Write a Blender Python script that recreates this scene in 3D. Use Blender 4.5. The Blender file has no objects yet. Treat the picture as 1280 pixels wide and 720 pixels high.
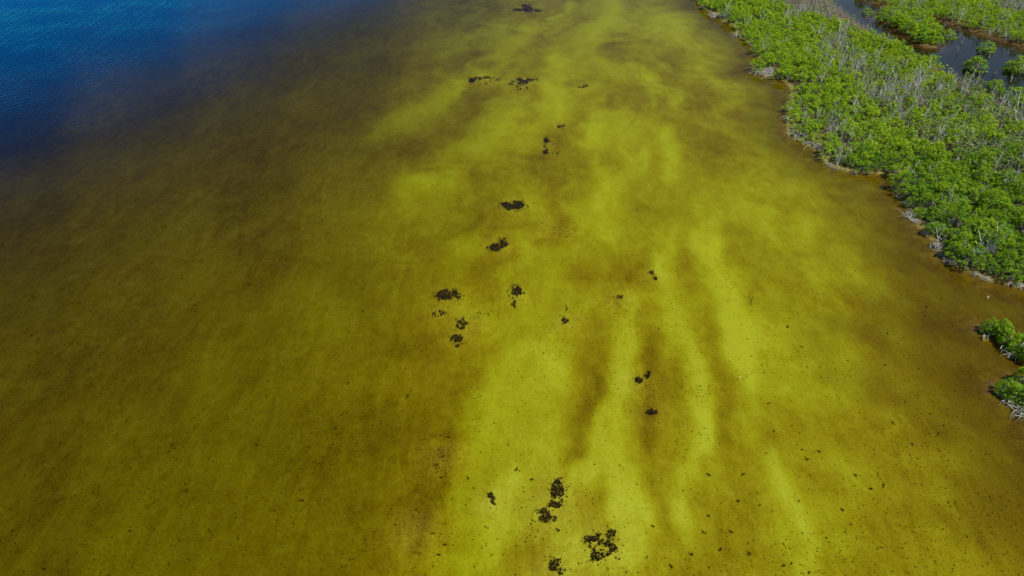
import bpy, math
import numpy as np

rng = np.random.default_rng(11)
D = bpy.data
scene = bpy.context.scene
COL = scene.collection

# ------------------------------------------------------------------ camera
CAM_H = 42.0                      # drone height above the water, metres
PITCH = math.radians(35.0)        # below the horizon
FPX = 880.0                       # focal length in photo pixels (1280 wide)
cam_d = D.cameras.new('camera')
cam_d.sensor_width = 36.0
cam_d.lens = FPX / 1280.0 * 36.0
cam_d.clip_start = 0.5
cam_d.clip_end = 9000.0
cam = D.objects.new('camera', cam_d)
cam.location = (0, 0, CAM_H)
cam.rotation_euler = (math.pi / 2 - PITCH, 0, 0)
COL.objects.link(cam)
scene.camera = cam

# ------------------------------------------------------------------ sky and sun
SUN_EL, SUN_AZ = 58.0, 112.0       # azimuth clockwise from +Y (view direction)
world = D.worlds.new('World')
scene.world = world
world.use_nodes = True
wn = world.node_tree
for n in list(wn.nodes):
    wn.nodes.remove(n)
sky = wn.nodes.new('ShaderNodeTexSky')
sky.sky_type = 'NISHITA'
sky.sun_disc = False
sky.sun_elevation = math.radians(SUN_EL)
sky.sun_rotation = math.radians(SUN_AZ)
sky.air_density = 1.0
sky.dust_density = 0.0
sky.ozone_density = 4.0
bgn = wn.nodes.new('ShaderNodeBackground')
bgn.inputs['Strength'].default_value = 0.10
wo = wn.nodes.new('ShaderNodeOutputWorld')
wn.links.new(sky.outputs[0], bgn.inputs[0])
wn.links.new(bgn.outputs[0], wo.inputs[0])

sun_d = D.lights.new('sun', 'SUN')
sun_d.energy = 5.0
sun_d.angle = math.radians(0.5)
sun_d.color = (1.0, 0.97, 0.88)
sun = D.objects.new('sun', sun_d)
sun.rotation_euler = (math.radians(90 - SUN_EL), 0, math.radians(180 - SUN_AZ))
COL.objects.link(sun)

scene.view_settings.view_transform = 'Standard'
scene.view_settings.look = 'None'
scene.view_settings.exposure = 0.22
scene.view_settings.gamma = 1.0
scene.view_settings.use_curve_mapping = False
scene.cycles.use_denoising = True
scene.cycles.max_bounces = 5
scene.cycles.transparent_max_bounces = 12
scene.cycles.volume_bounces = 0

# ------------------------------------------------------------------ helpers
SP, CP = math.sin(PITCH), math.cos(PITCH)

def px2w(px, py, z=0.0):
    """photo pixel -> point on the level z"""
    px = np.asarray(px, float); py = np.asarray(py, float)
    a = (px - 640) / FPX; b = (py - 360) / FPX
    dz = -SP - b * CP
    t = (z - CAM_H) / dz
    return np.stack([a * t, (CP - b * SP) * t], -1)

def w2px(x, y, z=0.0):
    dep = np.maximum(y * CP + (CAM_H - z) * SP, 8.0)
    up = y * SP - (CAM_H - z) * CP
    return 640 + FPX * x / dep, 360 - FPX * up / dep, dep

def link(o, parent=None):
    COL.objects.link(o)
    if parent is not None:
        o.parent = parent
    return o

def tag(o, label=None, cat=None, group=None, kind=None):
    if label: o['label'] = label
    if cat: o['category'] = cat
    if group: o['group'] = group
    if kind: o['kind'] = kind
    return o

def mesh_np(name, V, F, mat, attrs=None, smooth=False):
    """V (n,3), F (m,k) with a constant k"""
    V = np.ascontiguousarray(V, np.float32); F = np.ascontiguousarray(F, np.int32)
    me = D.meshes.new(name)
    k = F.shape[1]
    me.vertices.add(len(V)); me.vertices.foreach_set('co', V.ravel())
    me.loops.add(F.size); me.loops.foreach_set('vertex_index', F.ravel())
    me.polygons.add(len(F))
    me.polygons.foreach_set('loop_start', np.arange(0, F.size, k, dtype=np.int32))
    me.polygons.foreach_set('use_smooth', np.full(len(F), bool(smooth)))
    for an, av in (attrs or {}).items():
        av = np.asarray(av, np.float32)
        if av.ndim == 1:
            at = me.attributes.new(an, 'FLOAT', 'POINT'); at.data.foreach_set('value', av)
        else:
            at = me.attributes.new(an, 'FLOAT_COLOR', 'POINT'); at.data.foreach_set('color', av.ravel())
    me.update(calc_edges=True)
    me.materials.append(mat)
    return me

def inside(px, py, poly):
    px = np.asarray(px, float); py = np.asarray(py, float)
    r = np.zeros(px.shape, bool); n = len(poly)
    for i in range(n):
        x0, y0 = poly[i]; x1, y1 = poly[(i + 1) % n]
        if y0 == y1: continue
        c = (y0 > py) != (y1 > py)
        xi = (x1 - x0) * (py - y0) / (y1 - y0) + x0
        r ^= c & (px < xi)
    return r

def seg_dist(x, y, poly, closed=True):
    d = np.full(np.shape(x), 1e9); n = len(poly)
    for i in range(n if closed else n - 1):
        ax, ay = poly[i]; bx, by = poly[(i + 1) % n]
        ex, ey = bx - ax, by - ay
        L = ex * ex + ey * ey + 1e-9
        t = np.clip(((x - ax) * ex + (y - ay) * ey) / L, 0, 1)
        d = np.minimum(d, np.hypot(x - ax - t * ex, y - ay - t * ey))
    return d

_P = rng.permutation(512)
def vnoise(x, y, seed=0):
    x = np.asarray(x, float) + seed * 17.3; y = np.asarray(y, float) - seed * 9.1
    xi = np.floor(x).astype(int); yi = np.floor(y).astype(int)
    fx = x - xi; fy = y - yi
    fx = fx * fx * (3 - 2 * fx); fy = fy * fy * (3 - 2 * fy)
    h = lambda a, b: _P[(_P[a & 511] + b) & 511] / 511.0
    return (h(xi, yi) * (1 - fx) + h(xi + 1, yi) * fx) * (1 - fy) + (h(xi, yi + 1) * (1 - fx) + h(xi + 1, yi + 1) * fx) * fy

def fbm(x, y, seed=0, o=4):
    s = 0; a = 0.5; t = 0
    for i in range(o):
        s = s + a * vnoise(x * 2 ** i, y * 2 ** i, seed + i); t += a; a *= 0.5
    return s / t

# ------------------------------------------------------------------ materials
def new_mat(name):
    m = D.materials.new(name); m.use_nodes = True
    nt = m.node_tree
    for n in list(nt.nodes): nt.nodes.remove(n)
    return m, nt

def N(nt, t, **kw):
    n = nt.nodes.new(t)
    for k, v in kw.items():
        if k in n.inputs: n.inputs[k].default_value = v
        else: setattr(n, k, v)
    return n

def mixc(nt, fac, a, b, blend='MIX'):
    n = nt.nodes.new('ShaderNodeMix'); n.data_type = 'RGBA'; n.blend_type = blend
    for idx, v in ((0, fac), (6, a), (7, b)):
        if hasattr(v, 'is_linked'): nt.links.new(v, n.inputs[idx])
        else: n.inputs[idx].default_value = v if idx == 0 else tuple(v) + (1,)
    return n.outputs[2]

def math_n(nt, op, a, b=None, c=None, clamp=False):
    n = nt.nodes.new('ShaderNodeMath'); n.operation = op; n.use_clamp = clamp
    for i, v in enumerate((a, b, c)):
        if v is None: continue
        if hasattr(v, 'is_linked'): nt.links.new(v, n.inputs[i])
        else: n.inputs[i].default_value = v
    return n.outputs[0]

def mapr(nt, v, a, b, c=0.0, d=1.0, smooth=True):
    n = nt.nodes.new('ShaderNodeMapRange')
    if smooth: n.interpolation_type = 'SMOOTHSTEP'
    nt.links.new(v, n.inputs[0])
    for i, q in enumerate((a, b, c, d)): n.inputs[i + 1].default_value = q
    return n.outputs[0]

def noise(nt, vec, scale, detail=4, rough=0.55, sx=None):
    n = N(nt, 'ShaderNodeTexNoise', Scale=scale, Detail=detail, Roughness=rough)
    if sx is not None:
        mp = N(nt, 'ShaderNodeMapping'); mp.inputs['Scale'].default_value = sx
        nt.links.new(vec, mp.inputs[0]); vec = mp.outputs[0]
    nt.links.new(vec, n.inputs['Vector'])
    return n.outputs[0]

def principled(nt, col, rough=0.8, spec=0.3):
    p = N(nt, 'ShaderNodeBsdfPrincipled', Roughness=rough)
    p.inputs['Specular IOR Level'].default_value = spec
    if hasattr(col, 'is_linked'): nt.links.new(col, p.inputs['Base Color'])
    else: p.inputs['Base Color'].default_value = tuple(col) + (1,)
    o = N(nt, 'ShaderNodeOutputMaterial')
    nt.links.new(p.outputs[0], o.inputs[0])
    return p, o

def mat_bed():
    m, nt = new_mat('lagoon_bed_sand_and_mud')
    geo = N(nt, 'ShaderNodeNewGeometry'); P = geo.outputs['Position']
    at = N(nt, 'ShaderNodeAttribute', attribute_name='bed')
    sp = N(nt, 'ShaderNodeSeparateColor'); nt.links.new(at.outputs['Color'], sp.inputs[0])
    sand, mud, land = sp.outputs
    # fine mottling of the algal film over the sand
    n1 = noise(nt, P, 1.1, 6, 0.62)
    n2 = noise(nt, P, 5.0, 4, 0.6)
    n3 = noise(nt, P, 0.25, 4, 0.5)
    t = math_n(nt, 'MULTIPLY_ADD', math_n(nt, 'SUBTRACT', n1, 0.5), 0.38, sand)
    t = math_n(nt, 'MULTIPLY_ADD', math_n(nt, 'SUBTRACT', n2, 0.5), 0.55, t)
    mpw = N(nt, 'ShaderNodeMapping'); mpw.inputs['Scale'].default_value = (1.0, 0.30, 1.0); mpw.inputs['Rotation'].default_value = (0, 0, math.radians(-8))
    nt.links.new(P, mpw.inputs[0])
    n5n = N(nt, 'ShaderNodeTexNoise', Scale=0.55, Detail=5, Roughness=0.6, Distortion=1.4); nt.links.new(mpw.outputs[0], n5n.inputs['Vector'])
    t = math_n(nt, 'MULTIPLY_ADD', math_n(nt, 'SUBTRACT', n5n.outputs[0], 0.5), 0.46, t)
    n6n = N(nt, 'ShaderNodeTexNoise', Scale=1.7, Detail=4, Roughness=0.6, Distortion=2.0); nt.links.new(mpw.outputs[0], n6n.inputs['Vector'])
    t = math_n(nt, 'MULTIPLY_ADD', math_n(nt, 'SUBTRACT', n6n.outputs[0], 0.5), 0.20, t)
    t = math_n(nt, 'MULTIPLY_ADD', math_n(nt, 'SUBTRACT', n3, 0.5), 0.20, t, clamp=True)
    cr = N(nt, 'ShaderNodeValToRGB'); nt.links.new(t, cr.inputs[0])
    e = cr.color_ramp.elements
    e[0].position = 0.0; e[0].color = (0.052, 0.033, 0.010, 1)
    e[1].position = 1.0; e[1].color = (0.36, 0.375, 0.20, 1)
    for p_, c_ in ((0.25, (0.132, 0.092, 0.016, 1)), (0.5, (0.218, 0.178, 0.032, 1)), (0.75, (0.290, 0.285, 0.075, 1))):
        q = e.new(p_); q.color = c_
    c = cr.outputs[0]
    # dark specks of weed film
    vor = N(nt, 'ShaderNodeTexVoronoi', Scale=3.4); nt.links.new(P, vor.inputs['Vector'])
    sep = N(nt, 'ShaderNodeSeparateColor'); nt.links.new(vor.outputs['Color'], sep.inputs[0])
    rad = math_n(nt, 'MULTIPLY', math_n(nt, 'POWER', sep.outputs[0], 3.0), 0.34)
    dens = mapr(nt, noise(nt, P, 0.16, 4, 0.6), 0.36, 0.62, 0.25, 1.0)
    spot = math_n(nt, 'LESS_THAN', vor.outputs['Distance'], math_n(nt, 'MULTIPLY', rad, dens))
    c = mixc(nt, math_n(nt, 'MULTIPLY', spot, 0.7), c, (0.035, 0.026, 0.012))
    # shore mud, tannin-dark, and leaf litter on land
    c = mixc(nt, math_n(nt, 'MULTIPLY', mud, mapr(nt, n1, 0.25, 0.65, 0.65, 1.0)), c,
             mixc(nt, n2, (0.034, 0.015, 0.006), (0.092, 0.043, 0.016)))
    lm = mixc(nt, mapr(nt, n2, 0.3, 0.7), (0.028, 0.021, 0.012), (0.085, 0.062, 0.04))
    c = mixc(nt, land, c, lm)
    p, o = principled(nt, c, 0.9, 0.1)
    bmp = N(nt, 'ShaderNodeBump', Strength=0.35, Distance=0.05)
    nt.links.new(n2, bmp.inputs['Height']); nt.links.new(bmp.outputs[0], p.inputs['Normal'])
    return m

def mat_water(name, absorb, dens, refl_lo, refl_hi, wind_a, wind_b, bump_hi, tint):
    """Clear surface with Fresnel mirror whose tint and zone strength are painted in, wind ripples in the open part, absorbing body"""
    m, nt = new_mat(name)
    geo = N(nt, 'ShaderNodeNewGeometry'); P = geo.outputs['Position']
    # wind zone: world-space gradient for ripples and the painted-in reflection strength
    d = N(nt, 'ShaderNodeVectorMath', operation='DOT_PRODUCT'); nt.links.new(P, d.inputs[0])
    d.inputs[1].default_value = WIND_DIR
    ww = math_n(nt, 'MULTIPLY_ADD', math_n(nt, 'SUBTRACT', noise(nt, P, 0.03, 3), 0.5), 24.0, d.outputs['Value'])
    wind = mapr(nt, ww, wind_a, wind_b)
    w1 = N(nt, 'ShaderNodeTexWave', wave_type='BANDS', bands_direction='DIAGONAL', Scale=1.0, Distortion=1.2, Detail=2.0)
    w1.inputs['Detail Scale'].default_value = 0.6
    mp = N(nt, 'ShaderNodeMapping'); mp.inputs['Rotation'].default_value = (0, 0, math.radians(RIP_ROT))
    mp.inputs['Scale'].default_value = (RIP_SC, RIP_SC, RIP_SC)
    nt.links.new(P, mp.inputs[0]); nt.links.new(mp.outputs[0], w1.inputs['Vector'])
    w1.bands_direction = 'X'
    w2 = N(nt, 'ShaderNodeTexWave', wave_type='BANDS', Scale=1.0, Distortion=3.0, Detail=2.0)
    mp2 = N(nt, 'ShaderNodeMapping'); mp2.inputs['Rotation'].default_value = (0, 0, math.radians(RIP_ROT + 17)); mp2.inputs['Scale'].default_value = (RIP_SC * .62,) * 3
    nt.links.new(P, mp2.inputs[0]); nt.links.new(mp2.outputs[0], w2.inputs['Vector']); w2.bands_direction = 'X'
    wsum = math_n(nt, 'MULTIPLY_ADD', w2.outputs['Fac'], 0.35, w1.outputs['Fac'])
    rn = noise(nt, P, 2.2, 3, 0.6)
    rn2 = noise(nt, P, 0.09, 4, 0.6)
    hgt = math_n(nt, 'MULTIPLY_ADD', wsum, math_n(nt, 'MULTIPLY', math_n(nt, 'POWER', wind, 0.5), mapr(nt, rn2, 0.3, 0.7, 0.2, 0.8)), math_n(nt, 'MULTIPLY', rn, 0.30))
    bmp = N(nt, 'ShaderNodeBump', Distance=0.09)
    nt.links.new(hgt, bmp.inputs['Height'])
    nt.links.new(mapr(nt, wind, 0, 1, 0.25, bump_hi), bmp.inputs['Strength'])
    gl = N(nt, 'ShaderNodeBsdfGlossy', Roughness=0.04); gl.inputs['Color'].default_value = tuple(tint) + (1,)  # reflected sky colour painted in through the tint
    nt.links.new(bmp.outputs[0], gl.inputs['Normal'])
    tr = N(nt, 'ShaderNodeBsdfTransparent')
    fr = N(nt, 'ShaderNodeFresnel', IOR=1.33); nt.links.new(bmp.outputs[0], fr.inputs['Normal'])
    fac = math_n(nt, 'MULTIPLY', fr.outputs[0], mapr(nt, wind, 0, 1, refl_lo, refl_hi), clamp=True)  # Fresnel rescaled by zone, a painted-in change of reflection strength
    mx = N(nt, 'ShaderNodeMixShader')
    nt.links.new(fac, mx.inputs[0]); nt.links.new(tr.outputs[0], mx.inputs[1]); nt.links.new(gl.outputs[0], mx.inputs[2])
    va = N(nt, 'ShaderNodeVolumeAbsorption', Density=dens)
    va.inputs['Color'].default_value = tuple(absorb) + (1,)
    o = N(nt, 'ShaderNodeOutputMaterial')
    nt.links.new(mx.outputs[0], o.inputs['Surface']); nt.links.new(va.outputs[0], o.inputs['Volume'])
    return m

def mat_leaf(name, dark, mid, light, transl=0.35):
    m, nt = new_mat(name)
    at = N(nt, 'ShaderNodeAttribute', attribute_name='tint')
    oi = N(nt, 'ShaderNodeObjectInfo')
    sc_ = N(nt, 'ShaderNodeSeparateColor'); nt.links.new(oi.outputs['Color'], sc_.inputs[0])
    t = math_n(nt, 'MULTIPLY_ADD', math_n(nt, 'SUBTRACT', sc_.outputs[0], 0.5), 0.6, at.outputs['Fac'], clamp=True)
    cr = N(nt, 'ShaderNodeValToRGB'); nt.links.new(t, cr.inputs[0])
    e = cr.color_ramp.elements
    e[0].position = 0.0; e[0].color = tuple(dark) + (1,)
    e[1].position = 1.0; e[1].color = tuple(light) + (1,)
    q = e.new(0.5); q.color = tuple(mid) + (1,)
    p = N(nt, 'ShaderNodeBsdfPrincipled', Roughness=0.5)
    p.inputs['Specular IOR Level'].default_value = 0.25
    nt.links.new(cr.outputs[0], p.inputs['Base Color'])
    tl = N(nt, 'ShaderNodeBsdfTranslucent')
    nt.links.new(mixc(nt, 0.5, cr.outputs[0], (0.28, 0.38, 0.005)), tl.inputs['Color'])
    mx = N(nt, 'ShaderNodeMixShader'); mx.inputs[0].default_value = transl
    nt.links.new(p.outputs[0], mx.inputs[1]); nt.links.new(tl.outputs[0], mx.inputs[2])
    o = N(nt, 'ShaderNodeOutputMaterial'); nt.links.new(mx.outputs[0], o.inputs[0])
    return m

def mat_wood(name, a, b):
    m, nt = new_mat(name)
    geo = N(nt, 'ShaderNodeNewGeometry')
    n = noise(nt, geo.outputs['Position'], 3.0, 3, 0.6)
    principled(nt, mixc(nt, mapr(nt, n, 0.3, 0.7), a, b), 0.9, 0.05)
    return m

# wind, ripple and painted reflection layout in world metres
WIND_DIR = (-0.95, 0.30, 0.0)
RIP_ROT, RIP_SC = 20.6, 0.30
M_BED = mat_bed()
M_LAGOON = mat_water('lagoon_water_tannin', (0.873, 0.868, 0.0), 3.0, 0.25, 1.15, 54.0, 142.0, 0.55, (0.03, 0.50, 1.0))  # blue sky reflection painted by the tint and strengthened offshore
M_POND = mat_water('pond_water_dark', (0.5, 0.42, 0.30), 2.5, 0.8, 1.0, 9000.0, 9001.0, 0.3, (1.0, 0.86, 0.74))
M_LEAF = mat_leaf('mangrove_leaf', (0.090, 0.210, 0.004), (0.210, 0.385, 0.006), (0.38, 0.51, 0.010), .43)
M_LEAF2 = mat_leaf('sapling_leaf_pale', (0.13, 0.21, 0.03), (0.22, 0.31, 0.07), (0.32, 0.38, 0.13))
M_BARK = mat_wood('mangrove_bark', (0.16, 0.13, 0.10), (0.33, 0.29, 0.25))
M_DEAD = mat_wood('bleached_dead_wood', (0.26, 0.235, 0.195), (0.56, 0.52, 0.45))
M_STEM = mat_wood('silvery_dead_stems', (0.42, 0.40, 0.30), (0.68, 0.66, 0.54))
M_REED = mat_wood('dry_beige_stems', (0.30, 0.26, 0.18), (0.52, 0.46, 0.35))
M_WEED = mat_wood('dark_seaweed', (0.016, 0.010, 0.004), (0.07, 0.042, 0.014))
M_FLOT = mat_wood('white_flotsam', (0.68, 0.62, 0.52), (0.82, 0.78, 0.70))

# ------------------------------------------------------------------ layout of shore and pond
LAND = [(845, -125), (852, -60), (864, -20), (872, 0), (875, 9), (890, 16), (904, 26), (918, 33), (921, 43), (937, 55),
        (943, 68), (953, 75), (939, 84), (940, 90), (957, 95), (979, 101), (990, 112), (986, 131), (984, 152), (984, 166), (1004, 178),
        (1024, 189), (1032, 205), (1063, 215), (1090, 216), (1114, 220), (1121, 236), (1133, 256), (1143, 275), (1165, 301), (1176, 319),
        (1201, 335), (1231, 349), (1280, 358), (1318, 366), (1340, 385), (1338, 420), (1300, 428), (1292, 448), (1306, 470), (1292, 500),
        (1296, 530), (1330, 580), (1420, 700), (1500, 900), (4200, 900), (4200, -125)]
POND = [(985, -60), (1040, -50), (1072, -3), (1095, 5), (1112, 12), (1096, 16), (1099, 25), (1119, 36), (1140, 50), (1157, 60), (1170, 60),
        (1173, 46), (1168, 32), (1163, 23), (1178, 27), (1200, 34), (1232, 45), (1265, 55), (1280, 61), (1340, 78), (1460, 100), (1640, 130),
        (1640, 260), (1460, 215), (1340, 172), (1280, 150), (1262, 138), (1238, 123), (1210, 109), (1185, 96), (1164, 82), (1142, 71), (1120, 59), (1098, 47),
        (1074, 32), (1052, 15), (1036, 4), (1010, -25)]
LAND_W = [tuple(p) for p in px2w(*zip(*LAND))]
POND_W = [tuple(p) for p in px2w(*zip(*POND))]

# light sand bars and dark hollows of the bed: (px, py, rx, ry, angle, amount)
BLOBS = []
def B(a, *pts):
    for p in pts:
        x, y, rx, ry = p[:4]
        BLOBS.append((x, y, rx, ry, p[4] if len(p) > 4 else 0, a))
B(.22, (545, 123, 26, 14, -25), (507, 140, 26, 14, -15), (567, 100, 22, 12, -30), (627, 73, 26, 14, -40), (613, 42, 34, 14), (633, 160, 30, 18),
  (593, 180, 24, 14), (510, 220, 26, 14), (560, 228, 28, 14), (655, 30, 30, 12), (480, 158, 26, 12, -20))
B(.22, (703, 20, 22, 12), (750, 33, 24, 14, -20), (760, 7, 22, 10), (690, 83, 14, 30, 20), (677, 128, 20, 26, 10), (740, 73, 18, 16), (800, 27, 26, 14),
  (773, 90, 24, 18), (817, 107, 28, 9, 28), (887, 97, 34, 10, 30), (862, 45, 22, 22), (773, 173, 24, 20), (740, 167, 14, 28, -10), (750, 230, 18, 22), (840, 25, 24, 18))
B(.34, (837, 190, 13, 26, -12), (577, 303, 17, 15), (760, 540, 18, 46, 6), (790, 628, 14, 36, 3), (752, 290, 26, 24), (690, 85, 10, 26, 18))
B(.26, (683, 330, 24, 26), (673, 457, 40, 36), (510, 250, 26, 14), (577, 383, 18, 10), (607, 397, 22, 14), (783, 427, 14, 34, 8), (768, 480, 14, 32, 8),
  (717, 380, 24, 18), (837, 317, 14, 16), (847, 405, 24, 26), (877, 457, 16, 30, -14), (887, 303, 18, 20), (908, 370, 18, 34, -10), (926, 425, 18, 34), (935, 475, 18, 28),
  (690, 447, 24, 30))
B(.26, (592, 545, 32, 46, 10), (640, 505, 44, 40), (750, 560, 16, 34), (623, 623, 28, 36, 15), (610, 667, 26, 24), (573, 632, 24, 30), (545, 700, 40, 22), (707, 667, 16, 34), (585, 700, 40, 20),
  (782, 680, 16, 30), (880, 515, 16, 34), (872, 560, 14, 30, 10), (858, 615, 16, 34, 8), (862, 660, 18, 28), (740, 705, 34, 16), (680, 560, 30, 30))
B(.28, (970, 595, 14, 30, -22), (990, 625, 14, 26, -35), (1006, 655, 18, 24, -20), (1003, 700, 20, 24))
B(.16, (1070, 347, 40, 22, 15), (1047, 333, 34, 18), (940, 400, 30, 40), (1020, 290, 60, 22, 10), (1000, 420, 50, 30), (960, 250, 50, 26), (1030, 480, 50, 26), (1060, 600, 60, 30))
B(.24, (1067, 226, 26, 6, 22), (1090, 234, 20, 5, 15))
B(-.26, (607, 70, 14, 14), (593, 120, 38, 13, -12), (627, 217, 34, 20), (507, 182, 22, 12), (503, 70, 30, 20), (787, 113, 22, 14), (720, 57, 26, 12), (820, 205, 10, 24),
  (700, 165, 20, 12), (670, 195, 24, 22), (767, 60, 12, 10), (656, 112, 16, 10), (660, 12, 22, 8))
B(-.15, (860, 153, 44, 20), (900, 190, 40, 20), (880, 130, 30, 12, 20))
B(-.26, (577, 268, 40, 18), (513, 297, 26, 22), (653, 343, 26, 18), (450, 340, 44, 24), (510, 430, 34, 22), (677, 283, 22, 20), (625, 270, 30, 14), (610, 330, 24, 14))
B(-.30, (790, 335, 28, 22), (857, 320, 16, 18), (813, 440, 16, 28), (738, 440, 20, 40, 8), (730, 337, 22, 12), (847, 477, 18, 20), (814, 515, 26, 34, 10))
B(-.22, (897, 427, 14, 36, -8), (937, 365, 10, 30), (907, 290, 22, 14), (837, 270, 24, 14), (803, 257, 20, 10), (905, 540, 16, 40), (897, 490, 14, 30))
B(-.26, (653, 682, 30, 26), (722, 515, 14, 36, 8), (748, 612, 18, 22), (557, 570, 10, 50, 8), (517, 640, 12, 60), (716, 590, 12, 30, 20))
B(-.22, (920, 690, 40, 34), (997, 537, 34, 26), (1020, 600, 24, 30, -20), (947, 592, 20, 28), (806, 580, 14, 34), (826, 660, 14, 34), (920, 640, 24, 30))
B(-.14, (1075, 420, 30, 12, 20), (1110, 560, 60, 36), (1040, 300, 30, 8), (1090, 680, 50, 40), (1150, 640, 40, 50), (960, 320, 30, 10), (1060, 375, 30, 10, 10))
STREAK = [([(790, 375), (780, 420), (768, 470), (755, 520), (740, 575), (715, 612)], 13, .17),
          ([(830, 330), (838, 380), (858, 420), (880, 460), (885, 500), (876, 550), (862, 600), (850, 650)], 12, .16),
          ([(885, 290), (900, 340), (915, 385), (925, 430), (938, 480)], 13, .16), ([(958, 570), (975, 605), (1000, 640), (1015, 680)], 12, .18),
          ([(760, 560), (785, 610), (795, 650), (785, 700)], 13, .18), ([(650, 430), (605, 500), (575, 560), (562, 620)], 20, .12), ([(640, 590), (620, 640), (600, 690)], 14, .12),
          ([(700, 140), (695, 100), (720, 60), (760, 30), (770, 0)], 10, .15), ([(790, 80), (820, 105), (845, 120)], 8, .16), ([(850, 20), (870, 70), (905, 110)], 11, .14),
          ([(470, 160), (510, 140), (550, 120), (590, 90), (630, 70), (660, 40)], 11, .15), ([(500, 225), (560, 220), (600, 180), (640, 155)], 11, .14),
          ([(745, 150), (740, 190), (755, 240), (755, 290)], 12, .14), ([(837, 165), (840, 215)], 11, .14), ([(1040, 640), (1060, 700)], 14, .08), ([(1010, 330), (1050, 400), (1070, 460)], 16, .07),
          ([(755, 440), (735, 500), (715, 570)], 9, -.13), ([(815, 420), (812, 500), (800, 560), (806, 620)], 13, -.12), ([(900, 420), (907, 500), (896, 570)], 12, -.11),
          ([(560, 540), (548, 590), (520, 640), (512, 720)], 9, -.07), ([(850, 240), (860, 310), (868, 360)], 10, -.10), ([(950, 500), (955, 570), (985, 650)], 9, -.08)]
# gentle base: (px, py, sand lightness, depth in metres)
BASE = np.array([
    (0, 0, .14, 4.0), (0, 120, .28, 1.8), (0, 260, .36, 1.3), (0, 420, .36, 1.25), (0, 560, .38, 1.18), (0, 720, .40, 1.18), (-250, 300, .2, 3.5), (-300, 700, .36, 1.7), (-250, 0, .1, 8),
    (150, 0, .22, 2.0), (150, 120, .35, 1.25), (150, 260, .37, 1.12), (150, 420, .38, 1.08), (150, 560, .40, 1.05), (150, 720, .42, 1.02),
    (300, 0, .32, 1.2), (300, 100, .35, 1.1), (300, 220, .37, 1.05), (300, 400, .42, .98), (300, 560, .42, .98), (300, 720, .40, .98),
    (430, 0, .42, 1.0), (430, 100, .40, .95), (430, 220, .45, .85), (430, 400, .48, .78), (430, 560, .40, .85), (430, 720, .42, .85),
    (540, 0, .54, .65), (540, 120, .52, .62), (540, 260, .53, .58), (540, 420, .52, .58), (520, 580, .46, .66), (520, 720, .52, .60),
    (680, 0, .62, .42), (680, 150, .62, .42), (680, 300, .60, .42), (680, 450, .61, .40), (650, 600, .63, .4), (680, 720, .61, .42),
    (820, 0, .66, .40), (820, 150, .65, .40), (820, 300, .63, .40), (820, 450, .62, .40), (820, 600, .63, .40), (820, 760, .62, .42),
    (930, 180, .59, .42), (960, 300, .62, .40), (960, 450, .64, .40), (960, 600, .63, .40), (980, 720, .60, .42),
    (1100, 330, .54, .40), (1080, 450, .60, .40), (1100, 580, .58, .40), (1120, 720, .55, .45),
    (1180, 420, .42, .42), (1210, 560, .46, .42), (1240, 720, .47, .42), (1290, 620, .36, .42), (900, 60, .55, .42), (760, -100, .5, .7), (600, -100, .4, 1.2), (500, -60, .34, 1.5)
])

def bed_fields(x, y):
    px, py, _ = w2px(x, y)
    cx = np.clip(px, -260, 1500); cy = np.clip(py, -120, 860)
    wx = cx + (fbm(x * .07, y * .07, 3) - .5) * 40; wy = cy + (fbm(x * .07, y * .07, 8) - .5) * 26
    num = np.zeros_like(x); den = np.zeros_like(x); nd = np.zeros_like(x)
    for bx, by, s, d in BASE:
        w = 1.0 / (((wx - bx) ** 2 + (wy - by) ** 2) / 8000.0 + 0.25) ** 2.4
        num += w * s; den += w; nd += w * np.log(d)
    s = num / den; dep = np.exp(nd / den)
    sc = np.clip(FPX / np.maximum(_, 20) / 14, .45, 1.5)
    wx = px + ((fbm(x * .30, y * .16, 13, 5) - .5) * 34) * sc; wy = py + ((fbm(x * .22, y * .22, 18, 5) - .5) * 28) * sc
    bsum = np.zeros_like(x)
    for bx, by, rx, ry, an, a in BLOBS:
        ca, sa = math.cos(math.radians(an)), math.sin(math.radians(an))
        dx, dy = wx - bx, wy - by
        u = (dx * ca + dy * sa) / (rx * 1.15); v = (-dx * sa + dy * ca) / (ry * 1.15)
        q = u * u + v * v
        bsum += a * (.55 if a > 0 else .5) * np.exp(-q * 1.15) * (q < 9)
    for pts, w, a in STREAK:
        d = seg_dist(wx, wy, pts, closed=False) / w
        bsum += 1.2 * a * np.exp(-d * d)
    pat = (fbm(x * .10, y * .045, 23, 5) - .5) * .5
    wq = fbm(x * .12, y * .12, 33, 3) * 5
    cloud = (fbm(x * .34 + wq, y * .13 + wq * .6, 29, 5) - .5) * .46 * np.clip((px - 430) / 160, .25, 1) * np.interp(py, [150, 420], [1.25, .62])
    out = np.clip(np.maximum.reduce([-px - 20, px - 1300, -py - 20, py - 740]) / 60, 0, 1)
    s = s + .02 + np.clip(bsum, -.27, .28) + pat * (.5 + .5 * out) + cloud
    return s, dep

def axis(lo, hi, step, far):
    a = list(np.arange(lo, hi + step / 2, step))
    st = step; v = a[0]; pre = []
    while v > -far:
        st *= 1.45; v -= st; pre.append(v)
    st = step; v = a[-1]; post = []
    while v < far:
        st *= 1.45; v += st; post.append(v)
    return np.array(pre[::-1] + a + post)

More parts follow.
